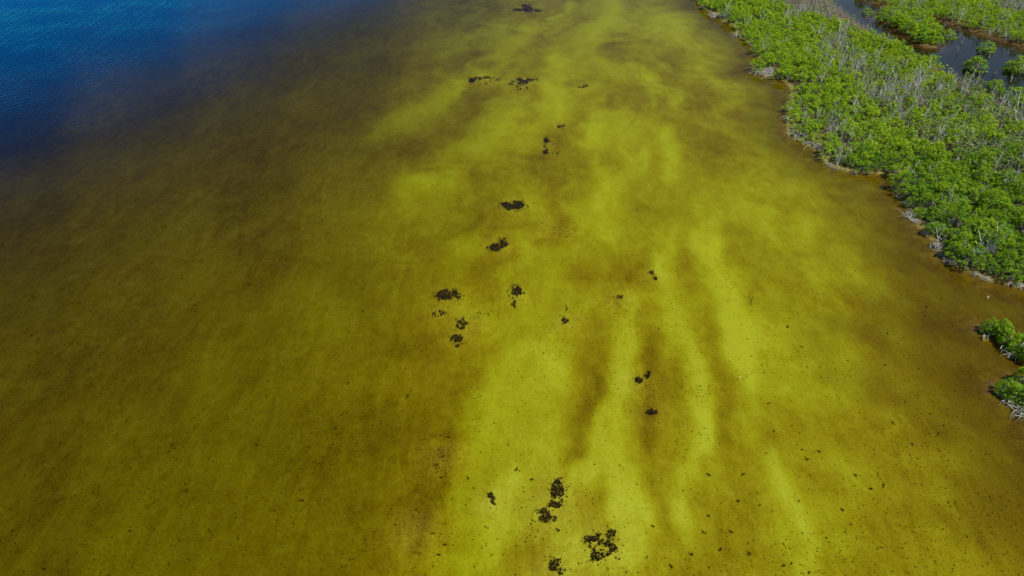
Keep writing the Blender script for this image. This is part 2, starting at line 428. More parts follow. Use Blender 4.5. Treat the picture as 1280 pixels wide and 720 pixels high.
ISLET = [(1226, 410), (1243, 414), (1256, 424), (1270, 434), (1287, 446), (1247, 484), (1262, 492), (1273, 476), (1279, 500), (1290, 515)]
ISL_W = px2w(*zip(*ISLET))
MOUND = np.array([(641, 255, 2.2), (625, 304, 2), (559, 366, 2.4), (549, 388, 2), (585, 400, 2.4), (571, 421, 2), (645, 366, 2), (697, 612, 2.2), (683, 642, 2), (752, 678, 2.6), (693, 706, 2),
                  (550, 567, 2.5), (615, 623, 1.6), (518, 660, 2.5), (799, 473, 1.6), (817, 513, 1.6), (683, 180, 2.4), (604, 97, 3.6), (653, 102, 3), (660, 11, 4), (727, 108, 2), (703, 156, 2), (707, 399, 1.8),
                  (775, 372, 2), (817, 342, 1.8), (690, 284, 2.4)])
MOUND_W = px2w(MOUND[:, 0], MOUND[:, 1])
def terrain(x, y):
    """height and the three masks of the ground at world points"""
    lagd = seg_dist(x, y, LAND_W)
    inl = inside(x, y, LAND_W)
    ponddist = seg_dist(x, y, POND_W)
    inp = inside(x, y, POND_W)
    s, dep = bed_fields(x, y)
    jit = fbm(x * .5, y * .5, 41)
    zw = -np.minimum(dep - .10 * (s - .5), .03 + .14 * lagd * (0.6 + .8 * jit)) + (jit - .5) * .03
    zl = np.minimum(.30, .03 + .12 * np.minimum(lagd, ponddist) * (0.5 + jit)) + (fbm(x * .9, y * .9, 47) - .5) * .08
    zp = -np.minimum(.55, .02 + .10 * ponddist * (0.4 + 1.2 * jit))
    z = np.where(inl, zl, zw); z = np.where(inp, zp, z)
    for (mx_, my_), mr in zip(MOUND_W, MOUND[:, 2]):
        g = np.exp(-((x - mx_) ** 2 + (y - my_) ** 2) / (mr * mr))
        s = s - .05 * g * np.clip(-z - .24, 0, .6) / .3
        z = np.where(z < -.24, z * (1 - g) - .24 * g, z)
    for ix, iy in ISL_W:
        d = np.hypot(x - ix, y - iy)
        z = np.maximum(z, np.where((d < 4) & ~inl, .05 - .16 * d * (.6 + .8 * jit), -99))
    px, py, _ = w2px(x, y)
    # tannin-brown fringe of the lagoon: wider towards the inlet
    wd = np.interp(py, [0, 100, 220, 330, 420, 520, 720], [8, 8, 9, 13, 14, 13, 10])
    isl = np.min([np.hypot(x - ix, y - iy) for ix, iy in ISL_W], axis=0)
    near = np.minimum(lagd, isl + .5)
    mud = np.clip(1.15 - near / wd * (.45 + 1.1 * fbm(x * .3, y * .3, 52)), 0, 1) ** 1.25 * .92
    mud = np.where(inl, .3, mud)
    mud = np.where(inp, np.clip(1.0 - ponddist / 3.5, 0, 1), mud)
    mud = np.where(inl & ~inp & (ponddist < 2.6), .95, mud)
    s = np.where(inp, .0, s)
    land = np.where(inl & ~inp, np.clip(lagd / .9 - .2, 0, 1) * np.clip(ponddist / 1.6 - .9, 0, 1), 0)
    return z, np.clip(s, 0, 1), mud, land

# ------------------------------------------------------------------ ground sheet
ax = axis(-115.0, 150.0, 0.5, 4000.0)
ay = axis(14.0, 215.0, 0.5, 4000.0)
GX, GY = np.meshgrid(ax, ay)
gx, gy = GX.ravel(), GY.ravel()
gz, gs, gm, gl_ = terrain(gx, gy)
nx, ny = len(ax), len(ay)
ii = np.arange(nx * ny).reshape(ny, nx)
GF = np.stack([ii[:-1, :-1].ravel(), ii[:-1, 1:].ravel(), ii[1:, 1:].ravel(), ii[1:, :-1].ravel()], 1)
ground = link(D.objects.new('ground', mesh_np('ground', np.stack([gx, gy, gz], 1), GF, M_BED,
              {'bed': np.stack([gs, gm, gl_, np.ones_like(gs)], 1)}, smooth=True)))
tag(ground, 'shallow sandy lagoon bed rising to a muddy mangrove shore', kind='structure')
GZ = gz.reshape(ny, nx)
def ground_z(x, y):
    x = np.atleast_1d(np.asarray(x, float)); y = np.atleast_1d(np.asarray(y, float))
    i = np.clip(np.searchsorted(ax, x) - 1, 0, nx - 2); j = np.clip(np.searchsorted(ay, y) - 1, 0, ny - 2)
    u = (x - ax[i]) / (ax[i + 1] - ax[i]); v = (y - ay[j]) / (ay[j + 1] - ay[j])
    return (GZ[j, i] * (1 - u) + GZ[j, i + 1] * u) * (1 - v) + (GZ[j + 1, i] * (1 - u) + GZ[j + 1, i + 1] * u) * v

# ------------------------------------------------------------------ water bodies, parted under the land strip
a_, b_ = px2w([960, 1280], [2, 232])
dv = (b_ - a_) / np.linalg.norm(b_ - a_); nv = np.array([-dv[1], dv[0]])
if nv[0] < 0: nv = -nv
def water_body(name, sgn, mat, label):
    o_ = (a_ + b_) / 2 + nv * sgn * .005
    R = 3600.0
    q = [o_ - dv * R, o_ + dv * R, o_ + dv * R + nv * sgn * R, o_ - dv * R + nv * sgn * R]
    if sgn > 0: q = q[::-1]
    zt, zb = 0.0, -14.0
    V = [(p[0], p[1], zt) for p in q] + [(p[0], p[1], zb) for p in q]
    ar = sum(q[i][0] * q[(i + 1) % 4][1] - q[(i + 1) % 4][0] * q[i][1] for i in range(4))
    F = [(0, 1, 2, 3), (7, 6, 5, 4), (0, 4, 5, 1), (1, 5, 6, 2), (2, 6, 7, 3), (3, 7, 4, 0)]
    if ar < 0: F = [f[::-1] for f in F]
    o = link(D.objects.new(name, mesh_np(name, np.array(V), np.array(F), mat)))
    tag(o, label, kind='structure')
water_body('lagoon_water', -1, M_LAGOON, 'clear tannin coloured lagoon water with a tinted blue reflection offshore')
water_body('pond_water', 1, M_POND, 'dark still pond water behind the mangrove strip')

# ------------------------------------------------------------------ shape builders (numpy)
def tube(path, r0, r1, k=5):
    path = np.asarray(path, float); n = len(path)
    t = np.gradient(path, axis=0); t /= np.linalg.norm(t, axis=1)[:, None] + 1e-9
    ref = np.array([.31, .17, .93]); ref2 = np.array([.93, .3, .1])
    a = np.cross(t, ref); bad = np.linalg.norm(a, axis=1) < .15
    a[bad] = np.cross(t[bad], ref2)
    a /= np.linalg.norm(a, axis=1)[:, None]; b = np.cross(t, a)
    r = np.linspace(r0, r1, n)
    an = np.arange(k) / k * 2 * math.pi
    V = path[:, None, :] + r[:, None, None] * (np.cos(an)[None, :, None] * a[:, None, :] + np.sin(an)[None, :, None] * b[:, None, :])
    V = V.reshape(-1, 3)
    F = []
    for i in range(n - 1):
        for j in range(k):
            F.append((i * k + j, i * k + (j + 1) % k, (i + 1) * k + (j + 1) % k, (i + 1) * k + j))
    # end cap as collapsed quads
    V = np.vstack([V, path[-1:]])
    for j in range(0, k):
        F.append(((n - 1) * k + j, (n - 1) * k + (j + 1) % k, n * k, n * k))
    return V, np.array(F)

def cat(parts):
    V = []; F = []; o = 0
    for v, f in parts:
        V.append(v); F.append(f + o); o += len(v)
    return np.vstack(V), np.vstack(F)

def fix_quads(F):
    """collapsed cap quads -> (quads, as valid) by splitting into triangles"""
    tri = np.vstack([F[:, [0, 1, 2]], F[:, [0, 2, 3]]])
    ok = (tri[:, 0] != tri[:, 1]) & (tri[:, 1] != tri[:, 2]) & (tri[:, 0] != tri[:, 2])
    return tri[ok]

def leaves(rg, centers, rad, count, size, tints):
    """leaf faces spread over clumps; returns V, F(quads), tint per vertex"""
    C = len(centers)
    idx = np.repeat(np.arange(C), count)
    n = len(idx)
    u = rg.normal(size=(n, 3)); u[:, 2] += 0.45; u /= np.linalg.norm(u, axis=1)[:, None]
    rr = rad[idx] * (0.45 + 0.62 * rg.random(n) ** .6)
    P = centers[idx] + u * rr[:, None] * np.array([1, 1, .85])
    nn = u + rg.normal(size=(n, 3)) * .55 + np.array([0, 0, .55]); nn /= np.linalg.norm(nn, axis=1)[:, None]
    t = np.cross(nn, rg.normal(size=(n, 3))); t /= np.linalg.norm(t, axis=1)[:, None]
    b = np.cross(nn, t)
    L = size * (0.7 + .7 * rg.random(n)); W = L * (.42 + .2 * rg.random(n))
    bend = nn * (L * .14)[:, None]
    V = np.stack([P - t * L[:, None] * .5 - bend, P + b * W[:, None] * .5, P + t * L[:, None] * .5 - bend, P - b * W[:, None] * .5], 1).reshape(-1, 3)
    F = np.arange(4 * n).reshape(n, 4)
    ti = np.repeat(np.clip(tints[idx] + rg.normal(size=n) * .10, 0, 1), 4)
    return V, F, ti

def bush_geo(seed, R=1.25, H=2.2, clumps=15, per=52, leaf=.19, upright=False, dome=False, lite=False):
    """crown (leaf quads, tint) and stems (quads) of one low mangrove, base at z=0"""
    rg = np.random.default_rng(seed)
    C = []
    while len(C) < clumps:
        a = rg.random() * 2 * math.pi; q = math.sqrt(rg.random()); r = R * q
        top = H * (1 - .42 * q ** 2)
        z = top - .32 - abs(rg.normal()) * .28 * H * (.4 + .6 * q)
        if upright:
            z = .55 * H + .45 * H * rg.random() - .1
        if dome:                                              # foliage right down to the water all round
            u = rg.random() ** 1.25; q = math.sqrt(1 - (u * .98) ** 2) * (.72 + .2 * rg.random()); r = R * q; z = max(.20, H * (u * .86 - .06))
        C.append((r * math.cos(a), r * math.sin(a) * (.9 + .2 * rg.random()), z if dome else max(z, .5)))
    C = np.array(C)
    rad = R * (.15 + .13 * rg.random(clumps)) * (.85 if upright else 1.0)
    tint = np.clip(.5 + rg.normal(size=clumps) * .22, 0, 1)
    LV, LF, LT = leaves(rg, C, rad, per, leaf, tint)
    parts = []
    for i in range(0, clumps, 9 if lite and not upright else 3 if not upright else 2):      # stems reaching the clumps
        c = C[i]
        b0 = np.array([c[0] * .12, c[1] * .12, -.12]); m1 = np.array([c[0] * .3, c[1] * .3, c[2] * .45])
        parts.append(tube([b0, m1, c], .045, .018, 4))
    for k in range(0 if lite else 7):                                        # arching prop roots
        a = k / 7 * 2 * math.pi + rg.random() * .7; q = R * (.45 + .4 * rg.random())
        p0 = np.array([0, 0, .75 + .3 * rg.random()]); p2 = np.array([q * math.cos(a), q * math.sin(a), -.22])
        pm = p0 * .35 + p2 * .65; pm[2] = .55
        parts.append(tube([p0, pm, p2], .04, .03, 4))
    TV, TF = cat(parts)
    return (LV, LF, LT), (TV, TF)

def dead_geo(seed, H=2.6, stems=4, spread=.55, r=.05):
    rg = np.random.default_rng(seed); parts = []
    for s in range(stems):
        a = rg.random() * 6.28; lean = rg.normal(size=2) * .18 + np.array([.10, .04])
        h = H * (.6 + .5 * rg.random())
        x, y = spread * rg.random() * math.cos(a), spread * rg.random() * math.sin(a)
        pts = [(x + lean[0] * h * t + rg.normal() * .05 * t, y + lean[1] * h * t + rg.normal() * .05 * t, -.12 + (h + .12) * t) for t in (0, .35, .7, 1)]
        parts.append(tube(pts, r * (.8 + .5 * rg.random()), r * .4, 4))
        for b in range(rg.integers(1, 4)):
            t = .35 + .5 * rg.random(); p = np.array(pts[0]) * (1 - t) + np.array(pts[3]) * t
            d = rg.normal(size=3) * .3; d[2] = abs(d[2]) + .35; L = h * (.18 + .2 * rg.random())
            parts.append(tube([p, p + d * L * .5, p + d * L + np.array([0, 0, .1])], r * .55, r * .28, 3 + 1))
    return cat(parts)

def tangle_geo(seed, n=22, R=.9, H=.55, r=.032, flat=.5):
    """bleached roots and sticks: arches, crossing limbs, a few upright tips"""
    rg = np.random.default_rng(seed); parts = []
    for s in range(n):
        a = rg.random() * 6.28; L = R * (.5 + .9 * rg.random())
        c = rg.normal(size=2) * R * .45; d = np.array([math.cos(a), math.sin(a)])
        h = H * (.25 + .75 * rg.random()); k = rg.random()
        p0 = np.array([*(c - d * L * .5), -.12]); p3 = np.array([*(c + d * L * .5), -.10 if k < flat else h])
        m1 = np.array([*(c - d * L * .25 + rg.normal(size=2) * .08), h * .7]); m2 = np.array([*(c + d * L * .2 + rg.normal(size=2) * .08), h])
        parts.append(tube([p0, m1, m2, p3], r * (.8 + .6 * rg.random()), r * .5, 4))
    return cat(parts)

def tri_mesh(name, VF, mat):
    return mesh_np(name, VF[0], fix_quads(VF[1]), mat)

def leaf_mesh(name, L, mat):
    return mesh_np(name, L[0], L[1], mat, {'tint': L[2]})

# prototype meshes
BUSH = []
for i in range(7):
    g = bush_geo(100 + i, R=1.15 + .3 * (i % 3) / 2, H=2.0 + .25 * (i % 4), clumps=32 + i % 4, per=27, leaf=.17)
    BUSH.append((leaf_mesh('crown', g[0], M_LEAF), tri_mesh('trunk', g[1], M_BARK), g))
UPR = []
for i in range(4):
    g = bush_geo(200 + i, R=.95, H=2.5, clumps=14, per=30, leaf=.18, upright=True)
    UPR.append((leaf_mesh('crown', g[0], M_LEAF2), tri_mesh('trunk', g[1], M_STEM), g))
SIMPLE = [bush_geo(300 + i, R=1.2 + .1 * (i % 3), H=2.0 + .2 * (i % 4), clumps=24, per=9, leaf=.27, lite=True) for i in range(6)]
ROUND = []
for i in range(5):
    g = bush_geo(340 + i, R=1.3, H=2.3, clumps=56, per=26, leaf=.18, dome=True)
    ROUND.append((leaf_mesh('crown', g[0], M_LEAF), tri_mesh('trunk', g[1], M_BARK), g))
SIMPLE_U = [bush_geo(320 + i, R=.95, H=2.5, clumps=12, per=10, leaf=.25, upright=True, lite=True) for i in range(4)]
DEAD = [dead_geo(400 + i, H=2.9 + .3 * (i % 3), stems=5 + i % 3) for i in range(6)]
DEAD_M = [tri_mesh('trunk', g, M_STEM) for g in DEAD]
REED = [dead_geo(430 + i, H=1.5, stems=9, spread=1.0, r=.034) for i in range(4)]

# ------------------------------------------------------------------ where the plants stand
XR = np.arange(20, 190, 1.0)
cand = []
sp = 1.3
for yy in np.arange(30, 285, sp):
    for xx in np.arange(10, 215, sp):
        cand.append((xx, yy))
cand = np.array(cand) + rng.uniform(-.62, .62, (len(cand), 2)) * sp
cpx, cpy, cdep = w2px(cand[:, 0], cand[:, 1])
inl = inside(cand[:, 0], cand[:, 1], LAND_W); inp = inside(cand[:, 0], cand[:, 1], POND_W)
shd = seg_dist(cand[:, 0], cand[:, 1], LAND_W); pod = seg_dist(cand[:, 0], cand[:, 1], POND_W)
keep = inl & ~inp & (shd > .3) & (pod > .7) & (cpx < np.where(cpy > 300, 1480, 1350)) & (cpy > -20) & (cpy < 760)
# bare mud and wrack beaches on the shore
for bx, by, br in ((962, 90, 1.9), (1090, 221, 1.2), (900, 18, 1.8), (990, 163, .7), (1010, 180, .8)):
    q = px2w(bx, by); keep &= np.hypot(cand[:, 0] - q[0], cand[:, 1] - q[1]) > br
cand, cpx, cpy, cdep, shd, pod = (a[keep] for a in (cand, cpx, cpy, cdep, shd, pod))
Z_REED = [(935, -30), (1030, -30), (1046, 10), (1074, 34), (1104, 52), (1112, 60), (1085, 50), (1045, 36), (1000, 20), (960, 6)]
Z_D2 = [(1012, 48), (1055, 50), (1075, 92), (1109, 106), (1155, 108), (1187, 120), (1172, 138), (1116, 146), (1075, 128), (1044, 86)]
Z_D3 = [(1176, 86), (1210, 100), (1240, 112), (1285, 140), (1340, 175), (1340, 215), (1270, 160), (1225, 128), (1180, 104)]
Z_MIX = [(1030, 60), (1190, 112), (1260, 145), (1400, 200), (1400, 290), (1280, 265), (1230, 235), (1150, 185), (1090, 140)]
Z_FARGREY = [(1215, -60), (1420, -60), (1420, 40), (1290, 26), (1240, 16)]
nz = fbm(cand[:, 0] * .22, cand[:, 1] * .22, 61)
nz2 = fbm(cand[:, 0] * .5, cand[:, 1] * .5, 66)
r_ = rng.random(len(cand))
kindv = np.full(len(cand), 0)                          # 0 bush, 1 pale upright sapling, 2 dead stems, 3 reeds, 4 gap
kindv[(r_ < .025)] = 2
def zone(poly, pick):
    m = inside(cpx, cpy, poly); kindv[m] = pick(r_[m], nz[m])
zone(Z_MIX, lambda r, n: np.where(r < .30, 1, np.where(r < .43, 2, 0)))
zone(Z_D2, lambda r, n: np.where(r < .48, 2, np.where(r < .74, 1, 0)))
zone(Z_D3, lambda r, n: np.where(r < .48, 2, np.where(r < .74, 1, 0)))
zone(Z_FARGREY, lambda r, n: np.where(r < .55, 2, 1))
zone(Z_REED, lambda r, n: np.where(r < .93, 3, 1))
far_bank = (cpx > 1075) & (pod < 14) & (cpy < 60) & (kindv == 0)
kindv[far_bank & (r_ < .22)] = 1
kindv[(kindv == 0) & (nz > .70) & (r_ > .6)] = 2
kindv[(kindv == 0) & (nz2 < .25)] = 4
kindv[(cpx > 1165) & (pod < 2.0) & (cpy > 60) & (r_ > .5)] = 4
infr = (cpx > 850) & (cpx < 1300) & (cpy > -6) & (cpy < 560)

def put(root_label, name, cat_, grp, loc, rz, sc, crown_me, trunk_me, tint=.5):
    e = link(D.objects.new(name, None)); e.empty_display_size = .3
    e.location = loc; e.rotation_euler = (0, 0, rz); e.scale = sc
    tag(e, root_label, cat_, grp)
    link(D.objects.new('trunk', trunk_me), e)
    c = link(D.objects.new('crown', crown_me), e); c.color = (tint, tint, tint, 1)
    return e

cz = ground_z(cand[:, 0], cand[:, 1])
vis = np.where(infr & (kindv == 0), cdep, 1e9)
order = np.argsort(vis, kind='stable')
single = set(order[:235][vis[order[:235]] < 1e8].tolist())
visd = np.where(infr & (kindv == 2), cdep, 1e9); od = np.argsort(visd, kind='stable')
single_d = set(od[:220][visd[od[:220]] < 1e8].tolist())
visu = np.where(infr & (kindv == 1), cdep, 1e9); ou = np.argsort(visu, kind='stable')
single_u = set(ou[:120][visu[ou[:120]] < 1e8].tolist())

MARKS = [('the wide driftwood bank', (966, 86)), ('the farthest pale driftwood bank', (905, 14)), ('the white point driftwood', (1004, 164)),
         ('the tan wrack in the notch', (1034, 184)), ('the shallow sandy cove', (1085, 208)), ('the forked shore branch', (1146, 244)),
         ('the pale root heap', (1154, 268)), ('the single white branch', (1182, 280)), ('the forked white dead trunk', (1246, 318)),
         ('the short white dead trunk', (1236, 330)), ('the inlet mouth', (1276, 350)), ('the beige dry stem field', (1060, 44)), ('the narrow pond channel', (1120, 62)),
         ('the broad pond', (1250, 130)), ('the bare grey stem patch', (1100, 112)), ('the small white driftwood heap', (930, 42))]
MARK_W = px2w([m[1][0] for m in MARKS], [m[1][1] for m in MARKS])
def where(x, y):
    d = np.hypot(MARK_W[:, 0] - x, MARK_W[:, 1] - y); j = int(np.argmin(d))
    rel = 'right by' if d[j] < 3 else ('a few metres from' if d[j] < 7 else ('beyond' if d[j] < 14 else 'far beyond'))
    return rel + ' ' + MARKS[j][0]
acc = {'leaf': [], 'leaf2': [], 'bark': [], 'dead': [], 'reed': []}
def xf(V, loc, rz, sc):
    c, s = math.cos(rz), math.sin(rz)
    W = V * np.asarray(sc)
    return np.stack([W[:, 0] * c - W[:, 1] * s, W[:, 0] * s + W[:, 1] * c, W[:, 2]], 1) + np.asarray(loc)

for i in range(len(cand)):
    x, y = cand[i]; z = float(cz[i]); k = kindv[i]
    rz = rng.random() * 6.28; s = .58 + .62 * rng.random() ** 1.4; hs = s * (.72 + .55 * rng.random())
    edge = shd[i] < 2.2
    if edge: hs *= .82
    if k == 0:
        if i in single:
            b = BUSH[rng.integers(len(BUSH))]
            tn = float(np.clip(.5 + rng.normal() * .33, 0, 1))
            lab = ('deep green' if tn < .33 else 'mid green' if tn < .67 else 'yellow green') + \
                  (' low waterside mangrove ' if edge else (' small mangrove ' if s < .72 else ' large mangrove ' if s > .98 else ' mangrove ')) + where(x, y)
            put(lab, 'mangrove', 'mangrove', 'mangroves along the lagoon edge' if edge else 'mangroves inside the thicket', (x, y, z), rz, (s, s, hs), b[0], b[1], tn)
        else:
            g = SIMPLE[rng.integers(len(SIMPLE))]
            acc['leaf'].append((xf(g[0][0], (x, y, z), rz, (s, s, hs)), g[0][1], np.clip(g[0][2] + (rng.random() - .5) * .45, 0, 1)))
            acc['bark'].append((xf(g[1][0], (x, y, z), rz, (s, s, hs)), g[1][1]))
    elif k == 1:
        if i in single_u:
            b = UPR[rng.integers(len(UPR))]
            put(('tall' if hs > 1.05 else 'short') + ' pale upright mangrove sapling ' + where(x, y), 'mangrove_sapling', 'sapling', 'pale upright saplings', (x, y, z), rz, (s, s, hs), b[0], b[1])
        else:
            g = SIMPLE_U[rng.integers(len(SIMPLE_U))]
            acc['leaf2'].append((xf(g[0][0], (x, y, z), rz, (s, s, hs)), g[0][1], np.clip(g[0][2] + (rng.random() - .5) * .4, 0, 1)))
            acc['dead'].append((xf(g[1][0], (x, y, z), rz, (s, s, hs)), g[1][1]))
    elif k == 2:
        j = rng.integers(len(DEAD)); rz = rng.normal() * .5
        if i in single_d:
            o = link(D.objects.new('dead_mangrove', DEAD_M[j])); o.location = (x, y, z); o.rotation_euler = (0, 0, rz); o.scale = (s, s, hs)
            tag(o, ('tall' if hs > 1.05 else 'short') + ' leafless grey dead mangrove ' + where(x, y), 'dead tree', 'grey dead mangrove stems')
        else:
            acc['dead'].append((xf(DEAD[j][0], (x, y, z), rz, (s, s, hs)), DEAD[j][1]))
    elif k == 3:
        g = REED[rng.integers(len(REED))]
        acc['reed'].append((xf(g[0], (x, y, z), rz, (s, s, hs)), g[1]))

def stuff_leaf(name, L, mat, label, cat_):
    V = []; F = []; T = []; o = 0
    for v, f, t in L:
        V.append(v); F.append(f + o); T.append(t); o += len(v)
    ob = link(D.objects.new(name, mesh_np(name, np.vstack(V), np.vstack(F), mat, {'tint': np.concatenate(T)})))
    tag(ob, label, cat_, kind='stuff')
def stuff_wood(name, L, mat, label, cat_):
    ob = link(D.objects.new(name, tri_mesh(name, cat(L), mat)))
    tag(ob, label, cat_, kind='stuff')
stuff_leaf('mangrove_thicket', acc['leaf'], M_LEAF, 'mass of green mangrove foliage filling the strip and far bank', 'thicket')
stuff_leaf('sapling_growth', acc['leaf2'], M_LEAF2, 'mass of pale grey green saplings on the far bank', 'saplings')
stuff_wood('thicket_stems', acc['bark'], M_BARK, 'brown stems and roots under the far mangrove foliage', 'stems')
stuff_wood('dead_stems', acc['dead'], M_STEM, 'mass of thin grey dead stems by the pond', 'dead stems')
stuff_wood('dry_reeds', acc['reed'], M_REED, 'beige field of dry stems beside the narrow pond channel', 'reeds')

# ------------------------------------------------------------------ lone mangroves in the inlet and the pond
def lone(px, py, r, h, label, var=0, leafm=None):
    x, y = px2w(px, py); z = max(float(ground_z(x, y)[0]), -.38)
    b = ROUND[var % len(ROUND)]
    put(label, 'mangrove', 'mangrove', None, (x, y, z), rng.random() * 6.28, (r / 1.3, r / 1.3, (h - z) / 2.3), b[0], b[1], .45 + .3 * rng.random())
lone(1236, 414, .9, 1.7, 'small mangrove at the outer tip of the longer inlet islet', 0)
lone(1249, 418, 1.15, 1.9, 'bright mangrove second from the tip of the longer inlet islet', 1)
lone(1261, 429, 1.1, 1.7, 'mangrove in the middle of the longer inlet islet', 2)
lone(1274, 438, 1.25, 2.0, 'mangrove at the inner end of the longer inlet islet', 3)
lone(1287, 448, 1.3, 2.0, 'mangrove joining the longer inlet islet to the shore', 4)
lone(1256, 490, .9, 1.6, 'small mangrove at the tip of the inlet islet with white roots', 5)
lone(1269, 499, 1.05, 1.7, 'dark rooted mangrove above white roots in the inlet', 6)
lone(1278, 478, 1.0, 1.9, 'taller mangrove on the lagoonward inlet islet with white roots', 1)
lone(1286, 505, 1.2, 1.8, 'mangrove behind the white root tangle in the inlet', 2)
lone(1085, 17, 1.5, 1.5, 'tiny round mangrove alone in the narrow end of the pond', 3)
lone(1185, 47, 1.7, 2.0, 'small round mangrove in the pond off the peninsula tip', 4)
lone(1232, 63, 1.7, 2.2, 'compact round mangrove alone in the open middle of the pond', 5)
lone(1219, 86, 2.3, 2.6, 'broad round mangrove in the pond close to the dead stems', 6)
lone(1273, 88, 2.6, 3.2, 'large mangrove in the widest part of the pond', 0)
lone(1242, 113, 1.7, 2.2, 'low mangrove at the pond margin under grey stems', 1)
lone(1266, 124, 2.0, 2.6, 'bushy mangrove at the pond margin by the dead stems', 2)
for k, (px, py, r, h, pl) in enumerate(((1107, 26, 2.4, 2.6, 'at the root of the pond peninsula'), (1122, 33, 2.5, 2.8, 'on the channel side of the pond peninsula'), (1138, 42, 2.6, 3.0, 'halfway along the channel side of the peninsula'),
        (1155, 52, 2.8, 3.2, 'near the tip of the pond peninsula'), (1140, 28, 2.5, 2.6, 'joining the pond peninsula to the far bank'), (1160, 40, 2.8, 3.0, 'on the open water side of the pond peninsula'), (1166, 54, 2.0, 2.4, 'at the very tip of the pond peninsula'))):
    x, y = px2w(px, py); z = float(ground_z(x, y)[0]); b = ROUND[k % 5]
    put('full green mangrove ' + pl, 'mangrove', 'mangrove', 'mangroves of the pond peninsula', (x, y, z), rng.random() * 6.28,
        (r / 1.3, r / 1.3, (h - z) / 2.3), b[0], b[1])

# snags standing in the pond
for k, (px, py, h) in enumerate(((1198, 66, 2.2), (1197, 48, 1.6), (1202, 54, 1.6), (1244, 92, 1.6), (1236, 72, 1.2), (1262, 102, 1.2), (1261, 52, 1.8), (1082, 22, 1.8), (1086, 24, 1.6), (1090, 27, 1.5))):
    x, y = px2w(px, py); z = float(ground_z(x, y)[0])
    o = link(D.objects.new('snag', tri_mesh('snag', dead_geo(500 + k, H=h - z, stems=2, spread=.3, r=.06), M_DEAD)))
    o.location = (x, y, z); tag(o, ('tall' if h > 1.7 else 'short') + ' thin pale dead snag standing in ' + ('the narrow end of the pond' if px < 1100 else 'the open pond water'), 'snag', 'snags in the pond')

# ------------------------------------------------------------------ shore roots and driftwood
TANG = [tri_mesh('roots', tangle_geo(600 + i, n=22 + 3 * i, R=.8 + .1 * i, H=.5 + .12 * (i % 3)), M_DEAD) for i in range(5)]
TANGB = [tri_mesh('roots', tangle_geo(640 + i, n=26, R=.85, H=.5), M_BARK) for i in range(3)]
shore = [(876, 10), (884, 14), (909, 29), (921, 45), (939, 57), (946, 70), (988, 114), (990, 124), (987, 136), (987, 150), (1006, 179),
         (1028, 194), (1037, 207), (1047, 211), (1056, 214), (1070, 216), (1082, 217), (1099, 218), (1110, 221), (1122, 236), (1127, 246), (1135, 256), (1138, 266), (1146, 277), (1151, 285),
         (1158, 292), (1165, 300), (1170, 309), (1178, 319), (1187, 327), (1197, 333), (1208, 338), (1219, 344), (1232, 349), (1248, 352), (1262, 355), (1276, 358)]
for k, (px, py) in enumerate(shore):
    x, y = px2w(px + rng.normal() * 1.5, py); z = float(ground_z(x, y)[0])
    br = k % 3 == 1
    if k % 4 == 2 or k % 7 == 3: continue
    me = TANGB[k % 3] if br else TANG[k % 5]
    o = link(D.objects.new('root_tangle', me)); o.location = (x, y, max(z, -.15)); o.rotation_euler = (0, 0, rng.random() * 6.28)
    q = .45 + .5 * rng.random(); o.scale = (q, q, q)
    tag(o, ('brown' if br else 'bleached grey') + ' waterline roots ' + where(x, y), 'roots',
        'brown root tangles along the shore' if br else 'bleached root tangles along the shore')
for px, py, R_, H_, n_, lab in (
        (957, 92, 2.6, .55, 90, 'wide bank of bleached driftwood and wrack jutting into the lagoon'),
        (898, 20, 2.4, .4, 60, 'long pale bank of driftwood on the farthest shore'),
        (923, 45, 1.3, .6, 26, 'small white driftwood heap beyond the wide wrack bank'),
        (997, 170, 1.4, .8, 40, 'white branching driftwood at the point of the shore'),
        (1020, 184, 1.3, .5, 40, 'tan driftwood and wrack in the notch behind the point'),
        (1140, 270, 1.2, .6, 40, 'pale heap of roots on the steep shore bend'),
        (1233, 420, .6, .45, 18, 'white roots under the tip of the longer islet'),
        (1262, 441, .9, .5, 24, 'white roots along the side of the longer islet'),
        (1251, 494, .6, .4, 14, 'grey roots at the tip of the islet with white roots'),
        (1266, 505, .8, .5, 26, 'white bleached root mass below the inlet mangroves'),
        (1276, 519, 1.0, .8, 34, 'round white root tangle curling above the inlet water')):
    x, y = px2w(px, py); z = float(ground_z(x, y)[0])
    o = link(D.objects.new('driftwood', tri_mesh('driftwood', tangle_geo(700 + int(px), n=int(n_ * .75), R=R_, H=H_, r=.028, flat=.75), M_DEAD)))
    o.location = (x, y, max(z, -.12)); tag(o, lab, 'driftwood')
for px, py, h, lab in ((1137, 243, 2.6, 'white forked dead branch rising over the shore bend'), (1172, 280, 2.4, 'single white dead branch poking out of shore mangroves'),
                       (1246, 318, 2.8, 'forked white dead trunk inside the shore thicket'), (1232, 330, 2.0, 'short white dead trunk by the inlet shore'), (1190, 305, 2.0, 'bent pale dead branch low in the shore thicket')):
    x, y = px2w(px, py); z = float(ground_z(x, y)[0])
    o = link(D.objects.new('dead_branch', tri_mesh('dead_branch', dead_geo(800 + int(px), H=h, stems=2, spread=.3, r=.06), M_DEAD)))
    o.location = (x, y, z); tag(o, lab, 'dead branch')

